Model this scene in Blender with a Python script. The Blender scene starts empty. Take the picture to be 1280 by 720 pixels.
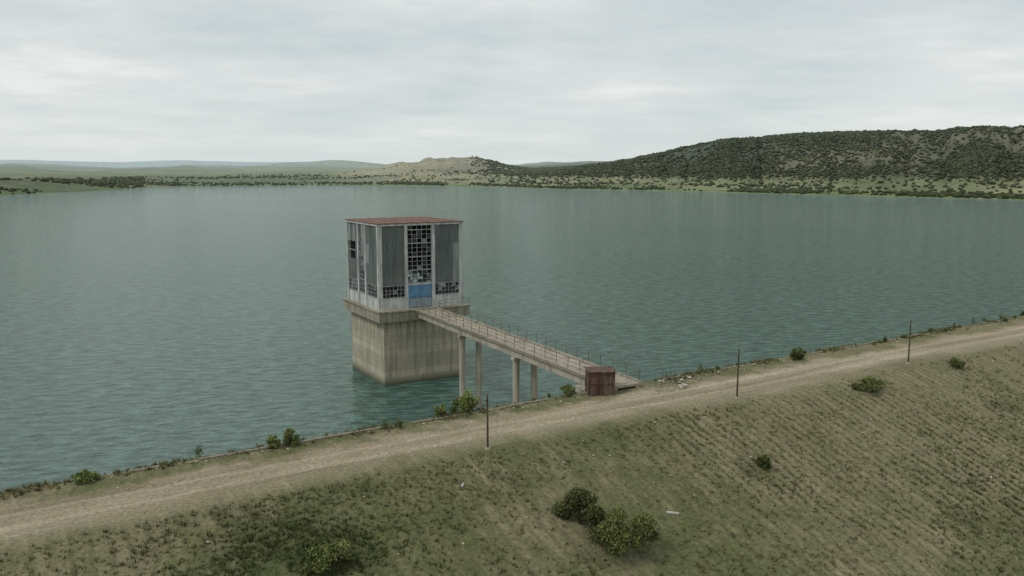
import bpy, math, numpy as np, random
from mathutils import Vector, Matrix
random.seed(4); rng=np.random.default_rng(7)
scene=bpy.context.scene
scene.view_settings.view_transform='Standard'
scene.view_settings.look='None'
scene.view_settings.exposure=0
COL=scene.collection

# ---------------------------------------------------------------- noise
def h2(ix,iy,seed):
    n=(ix*374761393+iy*668265263+seed*1442695041)&0xffffffff
    n=((n^(n>>13))*1274126177)&0xffffffff
    n=n^(n>>16)
    return n/4294967296.0
def vn(x,y,seed=0):
    x=np.asarray(x,float);y=np.asarray(y,float)
    ix=np.floor(x).astype(np.int64);iy=np.floor(y).astype(np.int64)
    fx=x-ix;fy=y-iy
    fx=fx*fx*(3-2*fx);fy=fy*fy*(3-2*fy)
    a=h2(ix,iy,seed);b=h2(ix+1,iy,seed);c=h2(ix,iy+1,seed);d=h2(ix+1,iy+1,seed)
    return (a*(1-fx)+b*fx)*(1-fy)+(c*(1-fx)+d*fx)*fy
def fbm(x,y,o=4,seed=0):
    s=0;a=.5;t=0
    for i in range(o):
        s=s+a*vn(x*2**i+17.3*i,y*2**i-9.1*i,seed+i);t+=a;a*=.5
    return s/t*2-1
def sm(x):
    x=np.clip(x,0,1);return x*x*(3-2*x)

# ---------------------------------------------------------------- materials
def newmat(name):
    m=bpy.data.materials.new(name);m.use_nodes=True
    nt=m.node_tree;b=nt.nodes['Principled BSDF']
    return m,nt,b
def N(nt,t,**k):
    n=nt.nodes.new(t)
    for a,v in k.items():setattr(n,a,v)
    return n
def mathn(nt,op,a,b=None,c=None,clamp=False):
    n=nt.nodes.new('ShaderNodeMath');n.operation=op;n.use_clamp=clamp
    for i,v in enumerate((a,b,c)):
        if v is None:continue
        if isinstance(v,(int,float)):n.inputs[i].default_value=v
        else:nt.links.new(v,n.inputs[i])
    return n.outputs[0]
def mixc(nt,f,a,b,mode='MIX'):
    n=nt.nodes.new('ShaderNodeMix');n.data_type='RGBA';n.blend_type=mode;n.clamp_factor=True
    for i,v in ((0,f),(6,a),(7,b)):
        if isinstance(v,(int,float)):n.inputs[i].default_value=v
        elif isinstance(v,tuple):n.inputs[i].default_value=(*v,1) if len(v)==3 else v
        else:nt.links.new(v,n.inputs[i])
    return n.outputs[2]
def noise(nt,vec,scale,detail=4,rough=.55,stretch=None):
    if stretch:
        mp=nt.nodes.new('ShaderNodeMapping');mp.inputs['Scale'].default_value=stretch
        nt.links.new(vec,mp.inputs[0]);vec=mp.outputs[0]
    n=nt.nodes.new('ShaderNodeTexNoise');n.inputs['Scale'].default_value=scale
    n.inputs['Detail'].default_value=detail;n.inputs['Roughness'].default_value=rough
    nt.links.new(vec,n.inputs['Vector']);return n.outputs[0]
def ramp(nt,f,pts):
    n=nt.nodes.new('ShaderNodeValToRGB');cr=n.color_ramp
    while len(cr.elements)<len(pts):cr.elements.new(.5)
    for e,(p,c) in zip(cr.elements,pts):
        e.position=p
        if isinstance(c,(int,float)):c=(c,c,c)
        e.color=(*c,1)
    nt.links.new(f,n.inputs[0]);return n.outputs[0]
def bump(nt,b,h,strength=.5,dist=.05):
    n=nt.nodes.new('ShaderNodeBump');n.inputs['Strength'].default_value=strength;n.inputs['Distance'].default_value=dist
    nt.links.new(h,n.inputs['Height']);nt.links.new(n.outputs[0],b.inputs['Normal'])
def objc(nt):
    return nt.nodes.new('ShaderNodeTexCoord').outputs['Object']

def m_simple(name,c1,c2,scale=1.5,rough=.8,stretch=(1,1,1),metal=0,bs=.2,contrast=(.35,.65),grime=None):
    m,nt,b=newmat(name);v=objc(nt)
    n1=noise(nt,v,scale,5,.6,stretch)
    c=ramp(nt,n1,[(contrast[0],c1),(contrast[1],c2)])
    if grime:
        g=noise(nt,v,1.7,5,.7,(1.8,1.8,.22))
        c=mixc(nt,mathn(nt,'MULTIPLY',ramp(nt,g,[(.48,0.),(.64,1.)]),.65),c,grime)
    nt.links.new(c,b.inputs['Base Color']);b.inputs['Roughness'].default_value=rough;b.inputs['Metallic'].default_value=metal
    b.inputs['Specular IOR Level'].default_value=.3
    if bs:bump(nt,b,noise(nt,v,scale*12,2),bs,.02)
    return m

def m_concrete(name,light,dark,zstain=False):
    m,nt,b=newmat(name);v=objc(nt)
    sep=nt.nodes.new('ShaderNodeSeparateXYZ');nt.links.new(v,sep.inputs[0])
    n1=noise(nt,v,.35,5,.6);n2=noise(nt,v,1.2,5,.65,(1.6,1.6,.14));n3=noise(nt,v,9,3,.6)
    c=ramp(nt,n1,[(.3,dark),(.7,light)])
    c=mixc(nt,mathn(nt,'MULTIPLY',ramp(nt,n2,[(.47,0.),(.64,1.)]),.68),c,tuple(x*.48 for x in dark))
    c=mixc(nt,mathn(nt,'MULTIPLY',ramp(nt,n3,[(.45,0.),(.7,1.)]),.25),c,tuple(x*1.2 for x in light))
    if zstain:
        z=sep.outputs[2]
        fr=mathn(nt,'FRACT',mathn(nt,'DIVIDE',z,.95))
        ln=mathn(nt,'LESS_THAN',fr,.07)
        c=mixc(nt,mathn(nt,'MULTIPLY',ln,.4),c,tuple(x*.5 for x in dark))
        lift=N(nt,'ShaderNodeTexWhiteNoise',noise_dimensions='1D')
        nt.links.new(mathn(nt,'FLOOR',mathn(nt,'DIVIDE',z,.95)),lift.inputs['W'])
        c=mixc(nt,mathn(nt,'MULTIPLY',lift.outputs[0],.38),c,tuple(x*.55 for x in dark))
        # rust-brown runs under the gallery and tidemark near the water
        top=mathn(nt,'MULTIPLY',mathn(nt,'DIVIDE',mathn(nt,'SUBTRACT',z,5.2),3.3,clamp=True),ramp(nt,n2,[(.44,0.),(.56,1.)]))
        c=mixc(nt,mathn(nt,'MULTIPLY',top,.45),c,(.17,.14,.10))
        zz=mathn(nt,'ADD',z,mathn(nt,'MULTIPLY',n2,1.3))
        wet=mathn(nt,'SUBTRACT',1.,mathn(nt,'DIVIDE',mathn(nt,'SUBTRACT',zz,.8),.9,clamp=True),clamp=True)
        c=mixc(nt,mathn(nt,'MULTIPLY',wet,.8),c,(.05,.055,.033))
    nt.links.new(c,b.inputs['Base Color']);b.inputs['Roughness'].default_value=.9;b.inputs['Specular IOR Level'].default_value=.25
    bump(nt,b,n3,.35,.03)
    return m
def m_attr(name,rough=.9,fine=None):
    m,nt,b=newmat(name)
    a=nt.nodes.new('ShaderNodeAttribute');a.attribute_name='Col'
    c=a.outputs['Color']
    if fine:
        v=objc(nt);f=noise(nt,v,fine,5,.75)
        c=mixc(nt,1.,c,ramp(nt,f,[(.3,(.62,.62,.62)),(.7,(1.35,1.35,1.35))]),'MULTIPLY')
    nt.links.new(c,b.inputs['Base Color']);b.inputs['Roughness'].default_value=rough
    b.inputs['Specular IOR Level'].default_value=.15
    return m

M={}
M['concrete']=m_concrete('concrete_weathered',(.50,.455,.35),(.36,.33,.25),True)
M['slab']=m_concrete('concrete_slab',(.33,.31,.245),(.22,.20,.155))
M['kerb']=m_concrete('kerb_concrete',(.27,.24,.18),(.17,.15,.11))
M['pier']=m_concrete('concrete_pier',(.42,.39,.33),(.28,.26,.21))
M['deck']=m_concrete('concrete_deck',(.37,.33,.26),(.26,.225,.17))
M['white']=m_simple('white_paint_weathered',(.34,.35,.34),(.56,.57,.55),1.2,.75,(1,1,.4),grime=(.22,.22,.19))
M['frame']=m_simple('window_frame_paint',(.20,.215,.22),(.38,.39,.38),2,.6,grime=(.13,.12,.10))
M['sheet']=m_simple('grey_corrugated_sheet',(.08,.10,.097),(.155,.173,.166),1.1,.6,(1.,1.,.18),grime=(.10,.10,.085))
M['sheetl']=m_simple('pale_corrugated_sheet',(.17,.19,.19),(.27,.29,.285),1.1,.6,(1.,1.,.18))
M['blue']=m_simple('blue_door_paint',(.06,.17,.29),(.11,.25,.39),1.2,.6,grime=(.12,.17,.2))
M['greyblue']=m_simple('grey_blue_panel',(.18,.23,.265),(.28,.33,.36),1.,.6,grime=(.17,.18,.17))
M['roof']=m_simple('rusty_roof',(.13,.07,.055),(.20,.125,.10),.7,.85)
M['dark']=m_simple('dark_interior',(.03,.03,.03),(.05,.05,.05),1,.9)
M['rust']=m_simple('rusty_metal',(.05,.028,.022),(.125,.07,.055),2.2,.85,(1,1,.4),grime=(.16,.13,.11))
M['steel']=m_simple('railing_steel',(.06,.06,.056),(.13,.118,.10),2,.7)
M['wood']=m_simple('pole_wood',(.05,.04,.03),(.10,.08,.06),4,.9,(1,1,.1))
m,nt,b=newmat('window_glass');b.inputs['Base Color'].default_value=(.02,.025,.03,1);b.inputs['Roughness'].default_value=.25;M['glass']=m
M['dusty']=m_simple('dusty_glass',(.10,.12,.125),(.22,.25,.25),1.5,.5)
M['stone']=m_simple('pale_stone',(.24,.21,.16),(.42,.38,.31),3,.9)
M['leaf']=m_attr('foliage_leaves',.7)
M['grass']=m_attr('dry_grass',.85)
M['terrain']=m_attr('terrain_ground',.95,.035)
M['shrub']=m_attr('hillside_shrub_foliage',.95)

# ---------------------------------------------------------------- mesh builder
class MB:
    def __init__(s):s.v=[];s.f=[];s.m=[];s.mats=[]
    def mi(s,n):
        if n not in s.mats:s.mats.append(n)
        return s.mats.index(n)
    def box(s,x0,x1,y0,y1,z0,z1,mat,T=None):
        p=[(x,y,z) for z in(z0,z1) for y in(y0,y1) for x in(x0,x1)]
        if T:p=[T(*q) for q in p]
        o=len(s.v);s.v+=p;k=s.mi(mat)
        for f in((0,2,3,1),(4,5,7,6),(0,1,5,4),(2,6,7,3),(0,4,6,2),(1,3,7,5)):
            s.f.append(tuple(o+i for i in f));s.m.append(k)
    def tube(s,p,q,r,mat,n=6,r2=None,T=None):
        p=Vector(p);q=Vector(q)
        if T:p=Vector(T(*p));q=Vector(T(*q))
        d=(q-p).normalized();u=d.orthogonal().normalized();w=d.cross(u);r2=r if r2 is None else r2
        o=len(s.v);k=s.mi(mat)
        for i in range(n):
            a=2*math.pi*i/n;e=u*math.cos(a)+w*math.sin(a)
            s.v.append(tuple(p+e*r));s.v.append(tuple(q+e*r2))
        for i in range(n):
            j=(i+1)%n;s.f.append((o+2*i,o+2*j,o+2*j+1,o+2*i+1));s.m.append(k)
        s.f.append(tuple(o+2*i for i in range(n))[::-1]);s.m.append(k)
        s.f.append(tuple(o+2*i+1 for i in range(n)));s.m.append(k)
    def corr(s,x0,x1,z0,z1,y,mat,T,pitch=.3,amp=.05,tilt=0):
        k=s.mi(mat);n=max(2,int((x1-x0)/pitch*4));o=len(s.v)
        for i in range(n+1):
            x=x0+(x1-x0)*i/n;ph=i%4;yy=y+(amp if ph in(1,2) else 0)*-1
            s.v.append(T(x,yy,z0));s.v.append(T(x,yy+tilt,z1))
        for i in range(n):
            a=o+2*i;s.f.append((a,a+2,a+3,a+1));s.m.append(k)
    def obj(s,name,parent=None,bevel=0):
        me=bpy.data.meshes.new(name);me.from_pydata(s.v,[],s.f)
        for n in s.mats:me.materials.append(M[n])
        me.polygons.foreach_set('material_index',s.m);me.update()
        o=bpy.data.objects.new(name,me);COL.objects.link(o)
        if parent:o.parent=parent
        if bevel:
            b=o.modifiers.new('bevel','BEVEL');b.width=bevel;b.segments=2;b.limit_method='ANGLE'
        return o
def empty(name,loc,rz=0):
    e=bpy.data.objects.new(name,None);e.location=loc;e.rotation_euler=(0,0,rz);COL.objects.link(e);return e
def npmesh(name,V,F,mat,cols=None,smooth=False,k=None):
    me=bpy.data.meshes.new(name)
    k=F.shape[1]
    me.vertices.add(len(V));me.vertices.foreach_set('co',np.ascontiguousarray(V,dtype=np.float32).ravel())
    me.loops.add(F.size);me.loops.foreach_set('vertex_index',np.ascontiguousarray(F,dtype=np.int32).ravel())
    me.polygons.add(len(F));me.polygons.foreach_set('loop_start',np.arange(0,F.size,k,dtype=np.int32))
    me.polygons.foreach_set('loop_total',np.full(len(F),k,dtype=np.int32))
    me.update(calc_edges=True)
    if cols is not None:
        a=me.color_attributes.new('Col','FLOAT_COLOR','POINT')
        c=np.ones((len(V),4),dtype=np.float32);c[:,:3]=cols;a.data.foreach_set('color',c.ravel())
    if smooth:me.polygons.foreach_set('use_smooth',np.ones(len(F),dtype=bool))
    me.materials.append(M[mat]);me.update()
    o=bpy.data.objects.new(name,me);COL.objects.link(o);return o
def gridF(nx,ny):
    i,j=np.meshgrid(np.arange(nx-1),np.arange(ny-1),indexing='ij')
    a=(i*ny+j).ravel();return np.stack([a,a+ny,a+ny+1,a+1],1)

# ---------------------------------------------------------------- dam frame
PH=math.radians(32);CA,SA=math.cos(PH),math.sin(PH);OX,OY=5.,67.2
def to_st(x,y):
    dx=x-OX;dy=y-OY;return dx*CA+dy*SA,-dx*SA+dy*CA
def to_xy(s,t):return OX+s*CA-t*SA,OY+s*SA+t*CA
def zdam(s,t):
    s=np.asarray(s,float);t=np.asarray(t,float)
    z=np.full(np.broadcast(s,t).shape,9.5)
    z=z+.06*fbm(s*.25,t*.5,4,3)
    d=-8.3-t
    k=np.where(d>0,np.sqrt(d*d+1.2)-1.1+.0,0)
    z=z-np.where(d>0,np.clip(k,0,None)/3.,0)
    amp=sm(d/3.)
    z=z+amp*(.22*fbm(s*.13,t*.08,4,11)+.05*fbm(s*1.3,t*1.3,3,15))
    z=z-np.where(t>.8,(t-.8)/2.0,0)
    for c in(-3.2,-5.1):
        z=z-.06*np.exp(-((t-c-.5*fbm(s*.03,0*s,2,5))/.28)**2)
    return z

# terrain
AZ=[-180,-122,-90,-50,-31.3,-27,-24.9,-23,-15.3,-7.6,-3,0,3.2,11.3,18.8,31.6,40,50,58,180]
RS=[450,480,700,900,1089,1230,1330,1500,1550,1520,1440,1355,1243,1126,1014,910,780,620,470,450]
RAZ=[-180,-40,-20,0,2.3,5.7,9,11.7,14.4,19,25.6,31,45,80,180]
RH=[14,12,10,16,25,37,52,71,82,91,94,97,95,30,14]
def terrain_h(x,y):
    az=np.degrees(np.arctan2(x,y));r=np.hypot(x,y)
    rs=np.interp(az,AZ,RS)+18*fbm(az*.6,az*0,4,21)+6*fbm(az*4,az*0,2,25)
    d=r-rs
    warp=fbm(x*.0022,y*.0022,4,31)
    h=np.where(d<0,np.maximum(d*.08,-8),0)
    up=np.clip(d,0,None)
    h=h+np.where(d>0,6*(1-np.exp(-up/160))*(1+.5*warp)+.8*(1-np.exp(-up/8)),0)
    R=np.interp(az,RAZ,RH)
    r0=rs+200;r1=np.maximum(1650,rs+500)
    gul=np.abs(fbm(az*.35+warp*.6,r*.0006,4,41))
    q=(r-r0+170*warp-190*(.3-gul))/(r1-r0)
    h=h+np.where(d>0,(R-7)*sm(q)*(1+.03*warp),0)+sm((r-1500)/300)*np.where(az>0,1,0)*2.*fbm(az*1.5,r*.002,3,44)
    h=h+np.where(d>0,9*np.exp(-((az+31)/5.5)**2)*sm(up/250),0)
    # tan hill in the middle
    g=(np.exp(-(np.abs((az+3.2)/3.6))**2.2)+.55*np.exp(-(np.abs((az+7.5)/3.))**2))*np.exp(-((r-2500)/520)**2)
    h=h+g*(36+12*fbm(az*.9,r*.002,3,51))
    # distant rolling ground and ranges
    lay=sm((r-1900)/1500)
    h=h+lay*(12+18*fbm(x*.0009,y*.0009,4,61))*np.where(d>0,1,0)
    h=h+np.exp(-((r-3900-500*fbm(az*.15,az*0,2,63))/700)**2)*(14+26*fbm(az*.22+9,az*0,4,65))
    h=h+np.exp(-((r-6200)/1300)**2)*(34+46*fbm(az*.16+5,az*0,4,75))
    h=h+sm((r-8500)/3500)*(95+105*fbm(az*.10,az*0+2,4,71))*(r<16500)
    s,t=to_st(x,y)
    back=-9+21*sm((np.abs(s)-280)/170)+3*fbm(x*.003,y*.003,3,81)
    k=sm((t+40)/60)
    return back*(1-k)+h*k
a1=np.arange(-42,42,.085);a2=np.arange(42,318,1.2)
A=np.radians(np.concatenate([a1,a2,[318.]]))
Rr=np.concatenate([np.array([0.5,20,50,90,140,200,280,370,460,560,660,740]),np.arange(780,3400,12),3400*np.power(16500/3400,np.linspace(0,1,80)),[17500,24000]])
AA,RR=np.meshgrid(A,Rr,indexing='ij')
X=RR*np.sin(AA);Y=RR*np.cos(AA);Z=terrain_h(X,Y)
def haze(c,r,d=6500.):  # aerial haze painted into the base colour, growing with distance from the origin
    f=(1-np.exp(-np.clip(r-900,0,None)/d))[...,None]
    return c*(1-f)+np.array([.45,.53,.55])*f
az=np.degrees(AA);az=np.where(az>180,az-360,az)
n1=np.clip(fbm(X*.006,Y*.006,5,91)*.8+.5,0,1);n2=fbm(X*.0018,Y*.0018,4,95)*.5+.5
tan=np.array([.25,.235,.125]);grn=np.array([.085,.115,.045]);dkg=np.array([.036,.044,.021]);soil=np.array([.122,.11,.06])
c=tan[None,None]*n1[...,None]+grn[None,None]*(1-n1[...,None])
lg=(sm((-az-6)/8)*(.35+.5*np.clip(fbm(X*.002,Y*.004,3,97)+.5,0,1)))[...,None]
c=c*(1-lg)+np.array([.085,.11,.045])*lg
rs=np.interp(az,AZ,RS);dd=RR-rs
sh=np.exp(-(np.clip(dd,0,None)/55)**2)[...,None]
c=c*(1-.7*sh)+np.array([.10,.145,.045])*.7*sh
hill=(sm((Z-9)/14)*sm((az+2)/5))[...,None]
hc=dkg*(1-n1[...,None])+soil*n1[...,None]
c=c*(1-hill*.93)+hc*hill*.93
mid=(np.exp(-(np.abs((az+4.9)/6.))**4)*np.exp(-((RR-2400)/650)**4))[...,None]
c=c*(1-mid*.8)+(np.array([.28,.245,.14])*(.5+.7*n1[...,None]))*mid*.8
c=c*(.7+.6*n2[...,None])
far=sm((RR-4500)/4000)[...,None];c=c*(1-.75*far)+np.array([.08,.12,.135])*.75*far  # far ranges tinted bluish, aerial haze put into their colour
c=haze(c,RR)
V=np.stack([X,Y,Z],-1).reshape(-1,3)
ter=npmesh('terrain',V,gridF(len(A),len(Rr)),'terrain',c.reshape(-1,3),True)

def blobs(name,P,rad,cols,mat,squash=.75):
    t=(1+5**.5)/2
    ico=np.array([(-1,t,0),(1,t,0),(-1,-t,0),(1,-t,0),(0,-1,t),(0,1,t),(0,-1,-t),(0,1,-t),(t,0,-1),(t,0,1),(-t,0,-1),(-t,0,1)],float)
    ico/=np.linalg.norm(ico[0])
    F=np.array([(0,11,5),(0,5,1),(0,1,7),(0,7,10),(0,10,11),(1,5,9),(5,11,4),(11,10,2),(10,7,6),(7,1,8),(3,9,4),(3,4,2),(3,2,6),(3,6,8),(3,8,9),(4,9,5),(2,4,11),(6,2,10),(8,6,7),(9,8,1)])
    n=len(P);j=rng.uniform(.6,1.3,(n,12,1))
    th=rng.uniform(0,6.28,n);cs,sn=np.cos(th)[:,None],np.sin(th)[:,None]
    b=ico[None]*j
    bx=b[...,0]*cs-b[...,1]*sn;by=b[...,0]*sn+b[...,1]*cs
    B=np.stack([bx,by,b[...,2]*squash],-1)*rad[:,None,None]+P[:,None,:]
    FF=(F[None]+np.arange(n)[:,None,None]*12).reshape(-1,3)
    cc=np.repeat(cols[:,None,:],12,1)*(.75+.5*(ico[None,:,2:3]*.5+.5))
    return npmesh(name,B.reshape(-1,3),FF,mat,cc.reshape(-1,3))
def scatter(n,az0,az1,f_r,keep):
    a=rng.uniform(az0,az1,n);r=f_r(a,n);ar=np.radians(a)
    x=r*np.sin(ar);y=r*np.cos(ar);z=terrain_h(x,y)
    k=(z>.5)&(rng.random(n)<keep(a,r,x,y,z));return x[k],y[k],z[k],a[k],r[k]
parts=[]
parts.append((scatter(110000,-5,42,lambda a,n:np.interp(a,AZ,RS)+rng.uniform(110,1100,n),
   lambda a,r,x,y,z:sm((a+3.5)/6)*np.clip((fbm(x*.009,y*.009,4,101)*1.4+.68),0.08,1)*(.07+.93*sm((z-11)/14))),(1.2,3.1)))
parts.append((scatter(4600,-9,42,lambda a,n:np.interp(a,AZ,RS)+18*0+np.abs(rng.normal(0,34,n))+4,
   lambda a,r,x,y,z:np.clip(fbm(x*.012,y*.012,3,111)*1.8+.4,0,1)),(1.2,2.7)))
parts.append((scatter(7000,-42,-23.5,lambda a,n:np.interp(a,AZ,RS)+rng.uniform(0,420,n)**1.0,
   lambda a,r,x,y,z:np.clip(fbm(x*.008,y*.008,3,121)*1.6+.3,0,1)),(1.3,2.9)))
parts.append((scatter(5500,-25,2,lambda a,n:np.interp(a,AZ,RS)+rng.uniform(5,900,n)*rng.random(n),
   lambda a,r,x,y,z:np.clip(fbm(x*.006,y*.006,3,131)*1.7+.05,0,1)),(1.1,2.3)))
PP=[];RA=[];CC=[]
for (x,y,z,a,r),(r0,r1) in parts:
    n=len(x);rad=rng.uniform(r0,r1,n)*(1+rng.random(n)**4*.6)
    PP.append(np.stack([x,y,z+rad*.3],-1));RA.append(rad)
    b=rng.uniform(.6,1.25,(n,1));w=rng.random((n,1))**2
    cc=(np.array([.031,.042,.020])*(1-w)+np.array([.072,.082,.035])*w)*b
    CC.append(haze(cc,r,13000.))  # same painted distance haze in the shrub colours
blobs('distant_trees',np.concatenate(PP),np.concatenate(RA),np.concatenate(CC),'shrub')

# ---------------------------------------------------------------- dam ground
ss=np.concatenate([np.arange(-470,-60,5.),np.arange(-60,110,.4),np.arange(110,471,5.)])
tt=np.concatenate([np.arange(-75,-45,1.5),np.arange(-45,3,.35),np.arange(3,36,1.)])
S,T=np.meshgrid(ss,tt,indexing='ij')
X,Y=to_xy(S,T);Z=zdam(S,T)
m,nt,b=newmat('embankment_ground')
v=objc(nt);sep=nt.nodes.new('ShaderNodeSeparateXYZ');nt.links.new(v,sep.inputs[0])
nb=noise(nt,v,.055,4,.6);nm=noise(nt,v,.35,5,.65);nf=noise(nt,v,4.,5,.75);nl=noise(nt,v,.5,4,.6,(.12,1,1));nr=noise(nt,v,.9,5,.65,(1,.2,1))
ng=noise(nt,v,14,2,.6)
ty=mathn(nt,'ADD',sep.outputs[1],mathn(nt,'MULTIPLY',mathn(nt,'SUBTRACT',nm,.5),5.))
ty=mathn(nt,'ADD',ty,mathn(nt,'MULTIPLY',mathn(nt,'SUBTRACT',nb,.5),5.))
road=mathn(nt,'DIVIDE',mathn(nt,'ADD',ty,8.4),3.4,clamp=True)
road2=mathn(nt,'DIVIDE',mathn(nt,'SUBTRACT',-.9,ty),1.4,clamp=True)
road=mathn(nt,'MULTIPLY',road,road2)
soil1=ramp(nt,nr,[(.3,(.085,.083,.041)),(.5,(.162,.15,.082)),(.72,(.26,.23,.142))])
soil1=mixc(nt,mathn(nt,'MULTIPLY',ramp(nt,nm,[(.42,0.),(.60,1.)]),.65),soil1,(.095,.112,.042))
soil1=mixc(nt,mathn(nt,'MULTIPLY',ramp(nt,nb,[(.40,1.),(.5,0.)]),.6),soil1,(.092,.107,.04))
soil1=mixc(nt,mathn(nt,'MULTIPLY',ramp(nt,nb,[(.5,0.),(.62,1.)]),.5),soil1,(.235,.205,.128))
rw=mathn(nt,'SINE',mathn(nt,'ADD',mathn(nt,'MULTIPLY',sep.outputs[0],7.4),mathn(nt,'MULTIPLY',nm,5.)))
soil1=mixc(nt,mathn(nt,'MULTIPLY',mathn(nt,'MAXIMUM',rw,0.),.42),soil1,(.082,.086,.04))
rc=ramp(nt,nl,[(.3,(.205,.172,.112)),(.5,(.305,.257,.178)),(.7,(.39,.34,.25))])
rc=mixc(nt,mathn(nt,'MULTIPLY',ramp(nt,nm,[(.5,0.),(.68,1.)]),.45),rc,(.18,.165,.095))
for tc in(-3.2,-5.1):
    q_=mathn(nt,'DIVIDE',mathn(nt,'SUBTRACT',mathn(nt,'ADD',sep.outputs[1],mathn(nt,'MULTIPLY',mathn(nt,'SUBTRACT',nb,.5),2.)),tc),.38)
    tr=mathn(nt,'SUBTRACT',1.,mathn(nt,'MULTIPLY',q_,q_),clamp=True)
    rc=mixc(nt,mathn(nt,'MULTIPLY',tr,.4),rc,(.42,.37,.275))
c=mixc(nt,road,soil1,rc)
dx_=mathn(nt,'DIVIDE',mathn(nt,'ADD',sep.outputs[0],28.),6.);dy_=mathn(nt,'DIVIDE',mathn(nt,'ADD',sep.outputs[1],14.5),4.)
rd=mathn(nt,'ADD',mathn(nt,'MULTIPLY',dx_,dx_),mathn(nt,'MULTIPLY',dy_,dy_))
gp=mathn(nt,'MULTIPLY',mathn(nt,'SUBTRACT',1.,rd,clamp=True),ramp(nt,nm,[(.4,0.),(.55,1.)]))
c=mixc(nt,mathn(nt,'MULTIPLY',gp,.8),c,(.06,.078,.028))
c=mixc(nt,1.,c,ramp(nt,nf,[(.25,(.45,.45,.45)),(.5,(1.,1.,1.)),(.75,(1.55,1.55,1.55))]),'MULTIPLY')
c=mixc(nt,mathn(nt,'MULTIPLY',ramp(nt,ng,[(.6,0.),(.7,1.)]),.3),c,(.38,.35,.28))
nt.links.new(c,b.inputs['Base Color']);b.inputs['Roughness'].default_value=.95;b.inputs['Specular IOR Level'].default_value=.15
bump(nt,b,nf,.7,.14)
M['dam']=m
V=np.stack([S,T,Z],-1).reshape(-1,3)
dam=npmesh('dam_embankment',V,gridF(len(ss),len(tt)),'dam',None,True)
dam.location=(OX,OY,0);dam.rotation_euler=(0,0,PH)

# ---------------------------------------------------------------- water
m,nt,b=newmat('lake_water')
v=objc(nt)
mp=nt.nodes.new('ShaderNodeMapping');mp.inputs['Rotation'].default_value=(0,0,math.radians(24));nt.links.new(v,mp.inputs[0]);v=mp.outputs[0]
big=noise(nt,v,.006,4,.55,(.5,1.6,1));mid=noise(nt,v,.05,3,.5,(.4,1.3,1))
w1=noise(nt,v,.72,4,.62,(.55,1.3,1));w3=noise(nt,v,.2,2,.5,(.5,1.2,1))
hgt=mathn(nt,'ADD',mathn(nt,'MULTIPLY',w1,1.6),mathn(nt,'MULTIPLY',w3,.8))
amp=ramp(nt,big,[(.35,.65),(.65,1.)])
hgt=mathn(nt,'MULTIPLY',hgt,amp)
c=ramp(nt,big,[(.3,(.062,.125,.104)),(.7,(.078,.15,.127))])
c=mixc(nt,mathn(nt,'MULTIPLY',mid,.35),c,(.045,.095,.078))
c=mixc(nt,1.,c,ramp(nt,w1,[(.36,(.55,.57,.57)),(.5,(1.,1.,1.)),(.64,(1.6,1.55,1.53))]),'MULTIPLY')  # light and dark of the ripples painted into the water colour
nt.links.new(c,b.inputs['Base Color'])
b.inputs['Roughness'].default_value=.08;b.inputs['IOR'].default_value=1.333
bump(nt,b,hgt,1.,1.)
M['water']=m
wm=MB();wm.mats=['water']
wm.v=[(-3500,8,0),(3500,8,0),(3500,3200,0),(-3500,3200,0)];wm.f=[(0,1,2,3)];wm.m=[0]
w=wm.obj('lake_water');w.location=(OX,OY,0);w.rotation_euler=(0,0,PH)

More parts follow.
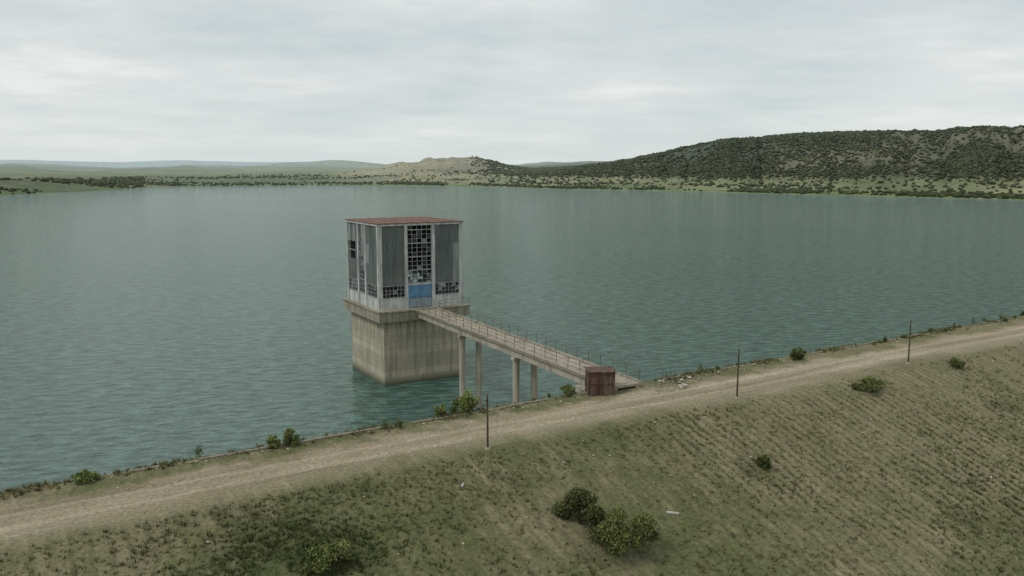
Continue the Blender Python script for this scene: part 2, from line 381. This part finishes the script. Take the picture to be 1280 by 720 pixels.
# ---------------------------------------------------------------- intake tower
TW=empty('intake_tower',(-16.6,106.7,0),math.radians(30))
BW,BD=11.3,12.4
mb=MB();mb.box(0,BW,0,BD,-9,8.5,'concrete')
mb.obj('concrete_base',TW,.06)
mb=MB();mb.box(-.8,BW+.8,-.8,BD+.8,8.503,9.75,'slab');mb.box(-.95,BW+.95,-.95,BD+.95,9.753,10.,'slab')
mb.obj('gallery_slab',TW,.03)
bx0,bx1,by0,by1=-.45,BW+.05,.0,11.9
ZB,ZT=10.0,21.1
def wall(L,T,c0,c1,door,holes,name,seed,pale=(),solid=False):
    R=random.Random(seed);a=MB()
    P=.42
    for x0,x1 in((0,P),(c0-.42,c0),(c1,c1+.42),(L-P,L)):
        a.box(x0,x1,-.12,.3,ZB,ZT-.25,'white',T)
    a.box(0,L,-.16,.26,ZT-.247,ZT,'white',T)
    for pi,(x0,x1) in enumerate(((P,c0-.42),(c1+.42,L-P))):
        a.box(x0+.002,x1-.002,0,.22,ZB,11.5,'white',T)
        a.box(x0+.002,x1-.002,-.06,.25,11.503,11.6,'frame',T)
        n=max(3,round((x1-x0)/.5))
        for i in range(n+1):
            x=x0+.03+(x1-x0-.06)*i/n;a.box(x-.025,x+.025,.03,.09,11.602,13.05,'frame',T)
        for z in(12.05,12.55):a.box(x0+.002,x1-.002,.035,.085,z-.022,z+.022,'frame',T)
        for i in range(n):
            for k,(z0,z1) in enumerate(((11.61,12.02),(12.08,12.52),(12.58,13.04))):
                u=R.random();xa=x0+.03+(x1-x0-.06)*i/n+.03;xb=xa+(x1-x0-.06)/n-.06
                if u<.55:continue
                a.box(xa,xb,.055,.07,z0,z1,'glass' if u<.93 else 'dusty',T)
        a.box(x0+.002,x1-.002,-.03,.2,13.053,13.15,'frame',T)
        ns=max(2,round((x1-x0)/.95));tiers=((13.16,15.85),(15.8,18.4),(18.35,ZT-.25))
        for g in(14.5,15.8,17.1,18.4,19.6):a.box(x0+.002,x1-.002,.06,.16,g-.06,g+.06,'frame',T)
        for i in range(ns):
            xa=x0+(x1-x0)*i/ns;xb=x0+(x1-x0)*(i+1)/ns
            for k,(z0,z1) in enumerate(tiers):
                if (pi,i,k) in holes:continue
                mt='sheetl' if (pi,i,k) in pale or R.random()<.05 else 'sheet'
                a.corr(xa,xb-.01,z0,z1-.02,.02-R.random()*.015,mt,T,.24,.045,.03)
    zb=13.25 if door else 11.6
    if door:
        a.box(c0+.002,c1-.002,.0,.25,13.03,13.2,'white',T)
        mid=(c0+c1)/2
        for x0,x1 in((c0+.05,mid-.02),(mid+.02,c1-.05)):
            a.box(x0,x1,.06,.13,11.35,13.0,'blue',T);a.box(x0,x1,.06,.13,10.02,11.32,'greyblue',T)
            a.box(x0+.1,x1-.1,.035,.06,11.5,12.85,'blue',T);a.box(x0+.1,x1-.1,.035,.06,10.15,11.2,'greyblue',T)
            a.box(x0,x1,.03,.06,11.32,11.352,'steel',T)
    else:
        a.box(c0+.002,c1-.002,0,.22,ZB,11.5,'white',T);a.box(c0+.002,c1-.002,-.04,.25,11.503,11.6,'frame',T)
    nc=5;nr=13 if door else 15
    ztop=ZT-.25;dx=(c1-c0)/nc;dz=(ztop-zb)/nr
    for i in range(nc+1):
        x=min(max(c0+dx*i,c0+.04),c1-.04)
        a.box(x-.03,x+.03,.02,.10,zb,ztop,'frame',T)
    for j in range(nr+1):
        z=zb+dz*j;z=min(max(z,zb+.03),ztop-.03);hw=.07 if j%3==0 else .025
        a.box(c0+.002,c1-.002,.03,.09,z-hw,z+hw,'frame',T)
    for i in range(nc):
        for j in range(nr):
            u=R.random()
            if solid and j>4 and (i>0):
                if u<.93:a.box(c0+dx*i+.04,c0+dx*(i+1)-.04,.0,.018,zb+dz*j-.01,zb+dz*(j+1)-.02,'sheetl' if i in(2,3) else 'sheet',T)
                continue
            if u<.6:continue
            a.box(c0+dx*i+.05,c0+dx*(i+1)-.05,.055,.07,zb+dz*j+.07,zb+dz*(j+1)-.07,'glass' if u<.95 else 'dusty',T)
    return a.obj(name,TW)
LX=bx1-bx0;LY=by1-by0
wall(LX,lambda x,y,z:(bx0+x,by0+y,z),3.95,7.4,True,set(),'front_wall',3)
wall(LY,lambda x,y,z:(bx0+y,by1-x,z),4.6,7.0,False,{(0,0,1),(0,1,1),(0,2,1)},'side_wall_hole',5,{(0,2,2)},True)
wall(LY,lambda x,y,z:(bx1-y,by0+x,z),4.3,7.3,False,{(0,1,2)},'side_wall',6)
wall(LX,lambda x,y,z:(bx1-x,by1-y,z),3.95,7.4,False,{(1,1,1)},'rear_wall',7)
mb=MB()
mb.box(bx0-.22,bx1+.22,by0-.22,by1+.22,ZT+.003,ZT+.12,'roof')
for i in range(6):mb.box(bx0+1+i*2,bx0+1.06+i*2,by0-.1,by1+.1,ZT+.123,ZT+.18,'roof')
mb.obj('roof',TW)
mb=MB()
for x in(1.2,4.,7.,10.):
    mb.box(x-.12,x+.12,.5,11.4,20.3,20.8,'steel')
for x in(.4,10.6):mb.box(x-.2,x+.2,.6,11.3,18.2,18.8,'rust')
mb.box(.6,10.4,5.2,5.8,18.81,19.5,'rust');mb.box(4.5,6.5,5,6,19.51,20.2,'rust')
mb.box(2.5,4.8,4,7,10.01,12.2,'rust');mb.box(6.5,8.8,4,7,10.01,12.0,'dark')
mb.box(.2,10.9,.4,11.5,14.9,15.1,'dark')
mb.obj('hoist_machinery',TW)
def rail(mb,p,q,h=1.1,step=2.,r=.03,mat='steel',lv=(.35,.68,1.)):
    p=Vector(p);q=Vector(q);L=(q-p).length;n=max(1,round(L/step))
    for i in range(n+1):
        a=p.lerp(q,i/n);j=Vector((random.uniform(-.04,.04),random.uniform(-.04,.04),0))
        mb.tube(a,a+Vector((0,0,h))+j,r,mat,5)
    for f in lv:mb.tube(p+Vector((0,0,h*f)),q+Vector((0,0,h*f)),r*.62,mat,5)
mb=MB();e=.8
rail(mb,(7.6,-e,10),(BW+e,-e,10),.9,2,.022,'steel',(.5,1.));rail(mb,(BW+e,-e,10),(BW+e,BD+e,10),.9,2,.022,'steel',(.5,1.))
mb.obj('gallery_railing',TW)

# ---------------------------------------------------------------- footbridge
BR=empty('footbridge',(-12.45,107.6,0),math.radians(28.2))
Wd=3.05;Lb=44.2
mb=MB()
q=0.
while q<Lb-.1:
    l=min(2.2,Lb-q);dz=random.uniform(-.012,.012)
    mb.box(0,Wd,-(q+l)+.02,-q,9.72+dz,9.92+dz,'deck');q+=l
mb.obj('deck_panels',BR,.01)
mb=MB()
sup=[0.2,13.2,26.4,39.6,44.2]
for a0,a1 in zip(sup[:-1],sup[1:]):
    for x in(.25,Wd-.55):mb.box(x,x+.3,-a1+.04,-a0-.04,8.95,9.70,'pier')
    mb.box(.56,Wd-.56,-(a0+a1)/2-.12,-(a0+a1)/2+.12,9.1,9.6,'pier')
for x0 in(-.08,Wd-.07):mb.box(x0,x0+.15,-Lb+.1,-.1,9.94,10.06,'deck')
mb.obj('girders',BR,.01)
for i,qq in enumerate((13.2,26.4)):
    mb=MB()
    for x in(.45,Wd-.45):mb.tube((x,-qq,-9),(x,-qq,8.6),.36,'pier',14);
    mb.box(-.0,Wd+.0,-qq-.35,-qq+.35,8.6,8.93,'pier')
    mb.obj('pier_bent_%d'%(i+1),BR,.02)
mb=MB();mb.box(-.3,Wd+.3,-43.5,-38.9,6.5,8.93,'pier');mb.obj('abutment',BR,.04)
mb=MB()
rail(mb,(.0,-.3,10.02),(.0,-41.2,10.02));rail(mb,(Wd,-.3,10.02),(Wd,-43.8,10.02))
mb.obj('railing',BR)

# ---------------------------------------------------------------- rusty shed beside the bridge
SH=empty('rusty_metal_shed',(7.35,68.35,9.42),math.radians(4))
mb=MB();w2,d2,hh=1.1,.9,2.05
for x in(-w2,w2-.07,-.035):
    mb.box(x,x+.07,-d2,-d2+.07,0,hh,'rust');mb.box(x,x+.07,d2-.07,d2,0,hh,'rust')
for y in(-d2+.0,d2-.07):
    for z in(.05,1.08,hh-.08):mb.box(-w2+.072,w2-.072,y+.004,y+.05,z,z+.07,'rust')
T1=lambda x,y,z:(x,y,z)
mb.corr(-w2+.07,-.04,.1,hh-.1,-d2+.1,'rust',T1,.22,.03);mb.corr(.04,w2-.07,.1,hh-.1,-d2+.1,'rust',T1,.22,.03)
mb.corr(-w2+.07,w2-.07,.1,hh-.1,d2-.08,'rust',T1,.22,.03)
T2=lambda x,y,z:(y,x,z)
mb.corr(-d2+.08,d2-.08,.1,hh-.1,-w2+.07,'rust',T2,.22,.03);mb.corr(-d2+.08,d2-.08,.1,hh-.1,w2-.03,'rust',T2,.22,.03)
mb.box(-w2-.1,w2+.1,-d2-.1,d2+.1,hh+.002,hh+.07,'rust')
mb.box(.1,.16,-d2-.04,-d2-.002,.9,1.2,'steel')
mb.obj('shed_body',SH)
mb=MB();mb.box(-w2-.15,w2+.15,-d2-.15,d2+.15,-.3,-.005,'slab');mb.obj('plinth',SH,.02)
FE=empty('fence_posts',(13.0,71.0,9.5),math.radians(28))
mb=MB()
for i in range(4):mb.tube((i*.45,0,-.2),(i*.45+.03*i,0,1.4-.2*(i%2)),.03,'steel',6)
mb.tube((0,0,1.1),(1.4,0,1.0),.02,'steel',6);mb.tube((0,0,.6),(1.4,0,.6),.02,'steel',6);mb.obj('posts',FE)

# ---------------------------------------------------------------- utility poles
for i,(s_,t_) in enumerate(((-12.5,-7.5),(11.2,-7.4),(34.4,-7.5))):
    x,y=to_xy(s_,t_);z=float(zdam(s_,t_))
    E=empty('utility_pole',(x,y,z),PH+random.uniform(-.1,.1)+math.pi/2*.55)
    H=(3.75,4.1,4.2)[i];mb=MB()
    mb.tube((0,0,-.4),(random.uniform(-.08,.08),0,H),.08,'wood',8,.055);mb.obj('post',E)
    mb=MB();mb.box(-.25,.25,.06,.12,H-.4,H-.33,'wood')
    for xx in(-.2,.2):mb.tube((xx,.09,H-.33),(xx,.09,H-.2),.03,'stone',6)
    mb.obj('crossarm',E)
    mb=MB();mb.tube((0,0,-.3),(0,0,.12),.3,'stone',8,.17);mb.obj('footing',E)

# ---------------------------------------------------------------- kerb along the crest (broken)
mb=MB();s0=-75.
while s0<115:
    l=random.uniform(1.6,2.6)
    if random.random()<.72 and not(1.5<s0<9.):
        t0=.15+random.uniform(-.08,.08);h=random.uniform(.03,.16)
        mb.box(s0,s0+l-.05,t0,t0+.28,9.3,9.5+h,'kerb')
    s0+=l
k=mb.obj('kerb',None,.02);k.location=(OX,OY,0);k.rotation_euler=(0,0,PH)

# ---------------------------------------------------------------- stones
n=1800
s_=rng.uniform(-55,95,n);t_=np.where(rng.random(n)<.3,rng.uniform(-.8,1.6,n),rng.uniform(-45,0,n))
rad=.03+.09*rng.random(n)**3
s_[:25]=rng.uniform(7,13,25);t_[:25]=rng.uniform(-3,0,25);rad[:25]=rng.uniform(.08,.24,25)
x,y=to_xy(s_,t_);P=np.stack([x,y,zdam(s_,t_)+rad*.3],-1)
cc=np.array([.36,.33,.27])*rng.uniform(.5,1.3,(n,1))
blobs('scattered_stones',P,rad,cc,'grass',.6)
mb=MB()
for (x,y,l,a) in((9.9,49.9,.5,-.5),(-3.,49.,.2,1.4)):
    s1,t1=to_st(x,y);z=float(zdam(s1,t1))+.08
    c_,s2=math.cos(a),math.sin(a)
    TT=lambda u,v,w,x=x,y=y,z=z,c_=c_,s2=s2:(x+u*c_-v*s2,y+u*s2+v*c_,z+w+.1*u)
    mb.box(-l,l,-.06,.06,-.04,.04,'white',TT)
mb.obj('scrap_boards')

# ---------------------------------------------------------------- grass tufts
def tufts(name,s_,t_,hgt,col,nb=7,spread=.5):
    n=len(s_);x,y=to_xy(s_,t_);z=zdam(s_,t_)-.02
    base=np.stack([x,y,z],-1)[:,None,:]
    a=rng.uniform(0,6.283,(n,nb));lean=rng.uniform(.15,1.,(n,nb));h=hgt[:,None]*rng.uniform(.5,1.1,(n,nb))
    off=rng.uniform(0,1,(n,nb))*hgt[:,None]*spread
    dx,dy=np.cos(a),np.sin(a);b0=base+np.stack([dx*off,dy*off,0*off],-1)
    w=hgt[:,None]*.12+0*a
    p0=b0+np.stack([-dy*w,dx*w,0*w],-1);p1=b0+np.stack([dy*w,-dx*w,0*w],-1)
    p2=b0+np.stack([dx*h*lean*.8,dy*h*lean*.8,h],-1)
    V=np.stack([p0,p1,p2],2).reshape(-1,3);F=np.arange(len(V)).reshape(-1,3)
    cc=np.repeat(np.repeat(col[:,None,None,:],nb,1),3,2)*rng.uniform(.7,1.25,(n,nb,1,1))
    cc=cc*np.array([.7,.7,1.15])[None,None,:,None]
    return npmesh(name,V,F,'grass',cc.reshape(-1,3))
n=100000
s_=rng.uniform(-60,100,n);t_=-8.-42*rng.random(n)**.9
rowm=rng.random(n)<.55*sm((s_+35)/30)
s_=np.where(rowm,np.round(s_/.85)*.85+rng.normal(0,.10,n)+.9*fbm(s_*.05,t_*.05,2,240),s_)
den=fbm(s_*.12,t_*.12,4,201)*1.5+.55
road_d=sm((-7.0-t_)/2.5)
k=rng.random(n)<np.clip(den,0.10,1)*road_d
s_,t_=s_[k],t_[k];n=len(s_)
g=np.clip(fbm(s_*.07+3,t_*.07,3,211)*1.4+.6,0,1)[:,None]*.7+.3*rng.random((n,1))
col=np.array([.21,.19,.092])*(1-g)+np.array([.086,.108,.036])*g
hg=rng.uniform(.06,.22,n)*(1+.5*g[:,0])
ne=6500;se=rng.uniform(-70,110,ne);te=rng.normal(.7,.55,ne)
k=(rng.random(ne)<np.clip(fbm(se*.3,se*0,4,221)*1.7+.6,0.1,1))&~((se>3)&(se<8.5)&(te<1.));se,te=se[k],te[k];ne=len(se)
ge=rng.random((ne,1));cole=np.array([.19,.16,.08])*(1-ge)+np.array([.08,.105,.032])*ge
he=rng.uniform(.12,.40,ne)
nw=3800;sw=rng.normal(-28.,3.2,nw);tw=rng.normal(-14.5,2.4,nw)
k=(rng.random(nw)<np.clip(fbm(sw*.35,tw*.35,3,231)*1.8+.45,0,1))&(tw<-8.5);sw,tw=sw[k],tw[k];nw=len(sw)
colw=np.array([.085,.11,.036])*rng.uniform(.7,1.3,(nw,1));hw=rng.uniform(.12,.3,nw)
tufts('grass_tufts',np.concatenate([s_,se,sw]),np.concatenate([t_,te,tw]),np.concatenate([hg,he,hw]),np.concatenate([col,cole,colw]))

# ---------------------------------------------------------------- bushes
def bush(name,x,y,w,h,dark=1.,n=5000,seed=0,leaf=.075,z=None,hue=(.10,.125,.04)):
    r=np.random.default_rng(seed+100)
    s1,t1=to_st(x,y);z0=float(zdam(s1,t1)) if z is None else z
    nc=20;cs=[]
    for i in range(nc):
        a=r.uniform(0,6.28);q=math.sqrt(r.random())*w*.44
        cs.append((q*math.cos(a),q*math.sin(a),h*r.uniform(.15,.85)*(1-.55*(q/(w*.5))**2),r.uniform(.08,.19)*w))
    cs=np.array(cs);ci=r.integers(0,nc,n)
    d=r.normal(size=(n,3));d/=np.linalg.norm(d,axis=1)[:,None]
    rad=cs[ci,3]*(r.random(n)**.5)*r.uniform(.7,1.55,n)
    P=cs[ci,:3]+d*rad[:,None]*np.array([1,1,.9*min(1.3,h/w*1.3)])
    P[:,2]=np.abs(P[:,2])+.03
    L=leaf*r.uniform(.6,1.5,n)
    u=r.normal(size=(n,3));u/=np.linalg.norm(u,axis=1)[:,None];v=np.cross(u,r.normal(size=(n,3)));v/=np.linalg.norm(v,axis=1)[:,None]
    u*=L[:,None];v*=(L*.5)[:,None]
    V=np.stack([P-u,P+v,P+u,P-v],1).reshape(-1,3)
    F=np.arange(len(V)).reshape(-1,4)
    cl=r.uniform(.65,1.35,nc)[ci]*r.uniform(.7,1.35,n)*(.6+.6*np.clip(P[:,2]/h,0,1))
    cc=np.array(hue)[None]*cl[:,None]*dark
    cc[:,0]*=r.uniform(.8,1.3,n)
    E=empty(name,(x,y,z0-.05))
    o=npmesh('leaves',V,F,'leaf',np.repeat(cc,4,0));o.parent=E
    mb=MB()
    for c in cs:
        st=(r.normal()*.06*w,r.normal()*.06*w,-.1)
        m_=(c[0]*.5+r.normal()*.05,c[1]*.5+r.normal()*.05,c[2]*.5)
        mb.tube(st,m_,.018*w**.5,'wood',5,.012*w**.5);mb.tube(m_,(c[0],c[1],c[2]+c[3]*.5),.012*w**.5,'wood',5,.004)
    mb.obj('branches',E)
B=[('bush',6.4,46.2,3.9,2.9,1.1,9500),('bush',4.0,47.6,2.8,2.3,.85,6500),('bush',17.6,56.4,1.15,1.35,.9,2500),
('bush',31.1,71.0,3.1,1.2,1.15,6500),('bush',42.8,79.,1.3,1.15,.95,2000),('bush',28.1,81.0,1.5,1.2,.8,2500),
('bush',-3.6,62.8,2.2,1.7,1.35,4500),('bush',-5.4,61.8,1.2,1.1,1.4,1800),('bush',-15.0,54.9,1.2,1.35,1.6,2200),('bush',-16.0,54.4,.9,1.1,1.6,1300),
('bush',-25.6,48.4,1.5,.8,1.5,1800),('bush',4.6,68.2,1.7,1.1,1.2,2500),('bush',-9.4,41.0,2.6,1.3,1.15,4500)]
for i,(nm,x,y,w_,h_,dk,nn) in enumerate(B):bush(nm,x,y,w_,h_,dk,nn,i,leaf=.065 if w_<2 else .075)
Vs=[];Cs=[]
for i in range(46):
    s1=rng.uniform(13,105) if i<40 else rng.uniform(-60,0);t1=rng.uniform(-.3,1.4);w_=rng.uniform(.2,.55);h_=w_*rng.uniform(.8,2.2)
    x,y=to_xy(s1,t1);z=float(zdam(s1,t1));n=200
    P=rng.normal(size=(n,3))*np.array([w_*.28,w_*.28,h_*.24])+np.array([x,y,z+h_*.45])
    u=rng.normal(size=(n,3));u/=np.linalg.norm(u,axis=1)[:,None];v=np.cross(u,rng.normal(size=(n,3)));v/=np.linalg.norm(v,axis=1)[:,None]
    u*=.06;v*=.03
    Vs.append(np.stack([P-u,P+v,P+u,P-v],1).reshape(-1,3));Cs.append(np.repeat(np.array([[.085,.10,.036]])*rng.uniform(.6,1.4)*rng.uniform(.7,1.3,(n,1)),4,0))
V=np.concatenate(Vs);npmesh('crest_weeds',V,np.arange(len(V)).reshape(-1,4),'leaf',np.concatenate(Cs))

# ---------------------------------------------------------------- world + sun
W=bpy.data.worlds.new('World');scene.world=W;W.use_nodes=True;nt=W.node_tree
bg=nt.nodes['Background'];SEL,SAZ=math.radians(52),math.radians(-60)
sky=nt.nodes.new('ShaderNodeTexSky');sky.sky_type='NISHITA';sky.sun_disc=False;sky.sun_elevation=SEL;sky.sun_rotation=SAZ
gen=nt.nodes.new('ShaderNodeTexCoord').outputs['Generated']
sep=nt.nodes.new('ShaderNodeSeparateXYZ');nt.links.new(gen,sep.inputs[0])
zc=mathn(nt,'MAXIMUM',sep.outputs[2],0.);zz=mathn(nt,'ADD',zc,.12)
cx=nt.nodes.new('ShaderNodeCombineXYZ')
nt.links.new(mathn(nt,'DIVIDE',sep.outputs[0],zz),cx.inputs[0]);nt.links.new(mathn(nt,'DIVIDE',sep.outputs[1],zz),cx.inputs[1])
n1=noise(nt,cx.outputs[0],.6,6,.54,(.9,1.,1));n2=noise(nt,cx.outputs[0],2.2,6,.62,(.8,1,1))
f=mathn(nt,'ADD',mathn(nt,'MULTIPLY',n1,.8),mathn(nt,'MULTIPLY',n2,.2))
cl=ramp(nt,f,[(.38,(.56,.63,.65)),(.47,(.65,.70,.705)),(.54,(.73,.765,.755)),(.61,(.86,.875,.86))])
hz=mathn(nt,'POWER',mathn(nt,'SUBTRACT',1.,mathn(nt,'DIVIDE',zc,.14,clamp=True)),1.5)
cl=mixc(nt,mathn(nt,'MULTIPLY',hz,.85),cl,(.70,.755,.745))
skb=mixc(nt,1.,sky.outputs[0],(.1,.1,.1),'MULTIPLY')
fin=mixc(nt,.94,skb,cl)
nt.links.new(fin,bg.inputs[0]);bg.inputs[1].default_value=1.
L=bpy.data.lights.new('sun','SUN');L.energy=1.4;L.angle=math.radians(12);L.color=(1,.95,.87)
lo=bpy.data.objects.new('sun',L);COL.objects.link(lo)
d=Vector((math.sin(SAZ)*math.cos(SEL),-.35,math.sin(SEL)))
lo.rotation_euler=d.to_track_quat('Z','Y').to_euler()
sky.sun_rotation=math.atan2(d.x,d.y)

cam=bpy.data.cameras.new('camera');co=bpy.data.objects.new('camera',cam);COL.objects.link(co)
cam.lens=1050/1280*36;cam.sensor_width=36;cam.clip_end=60000;cam.clip_start=.5
co.location=(0,0,28);co.rotation_euler=(math.radians(90-8.023),0,0)
scene.camera=co
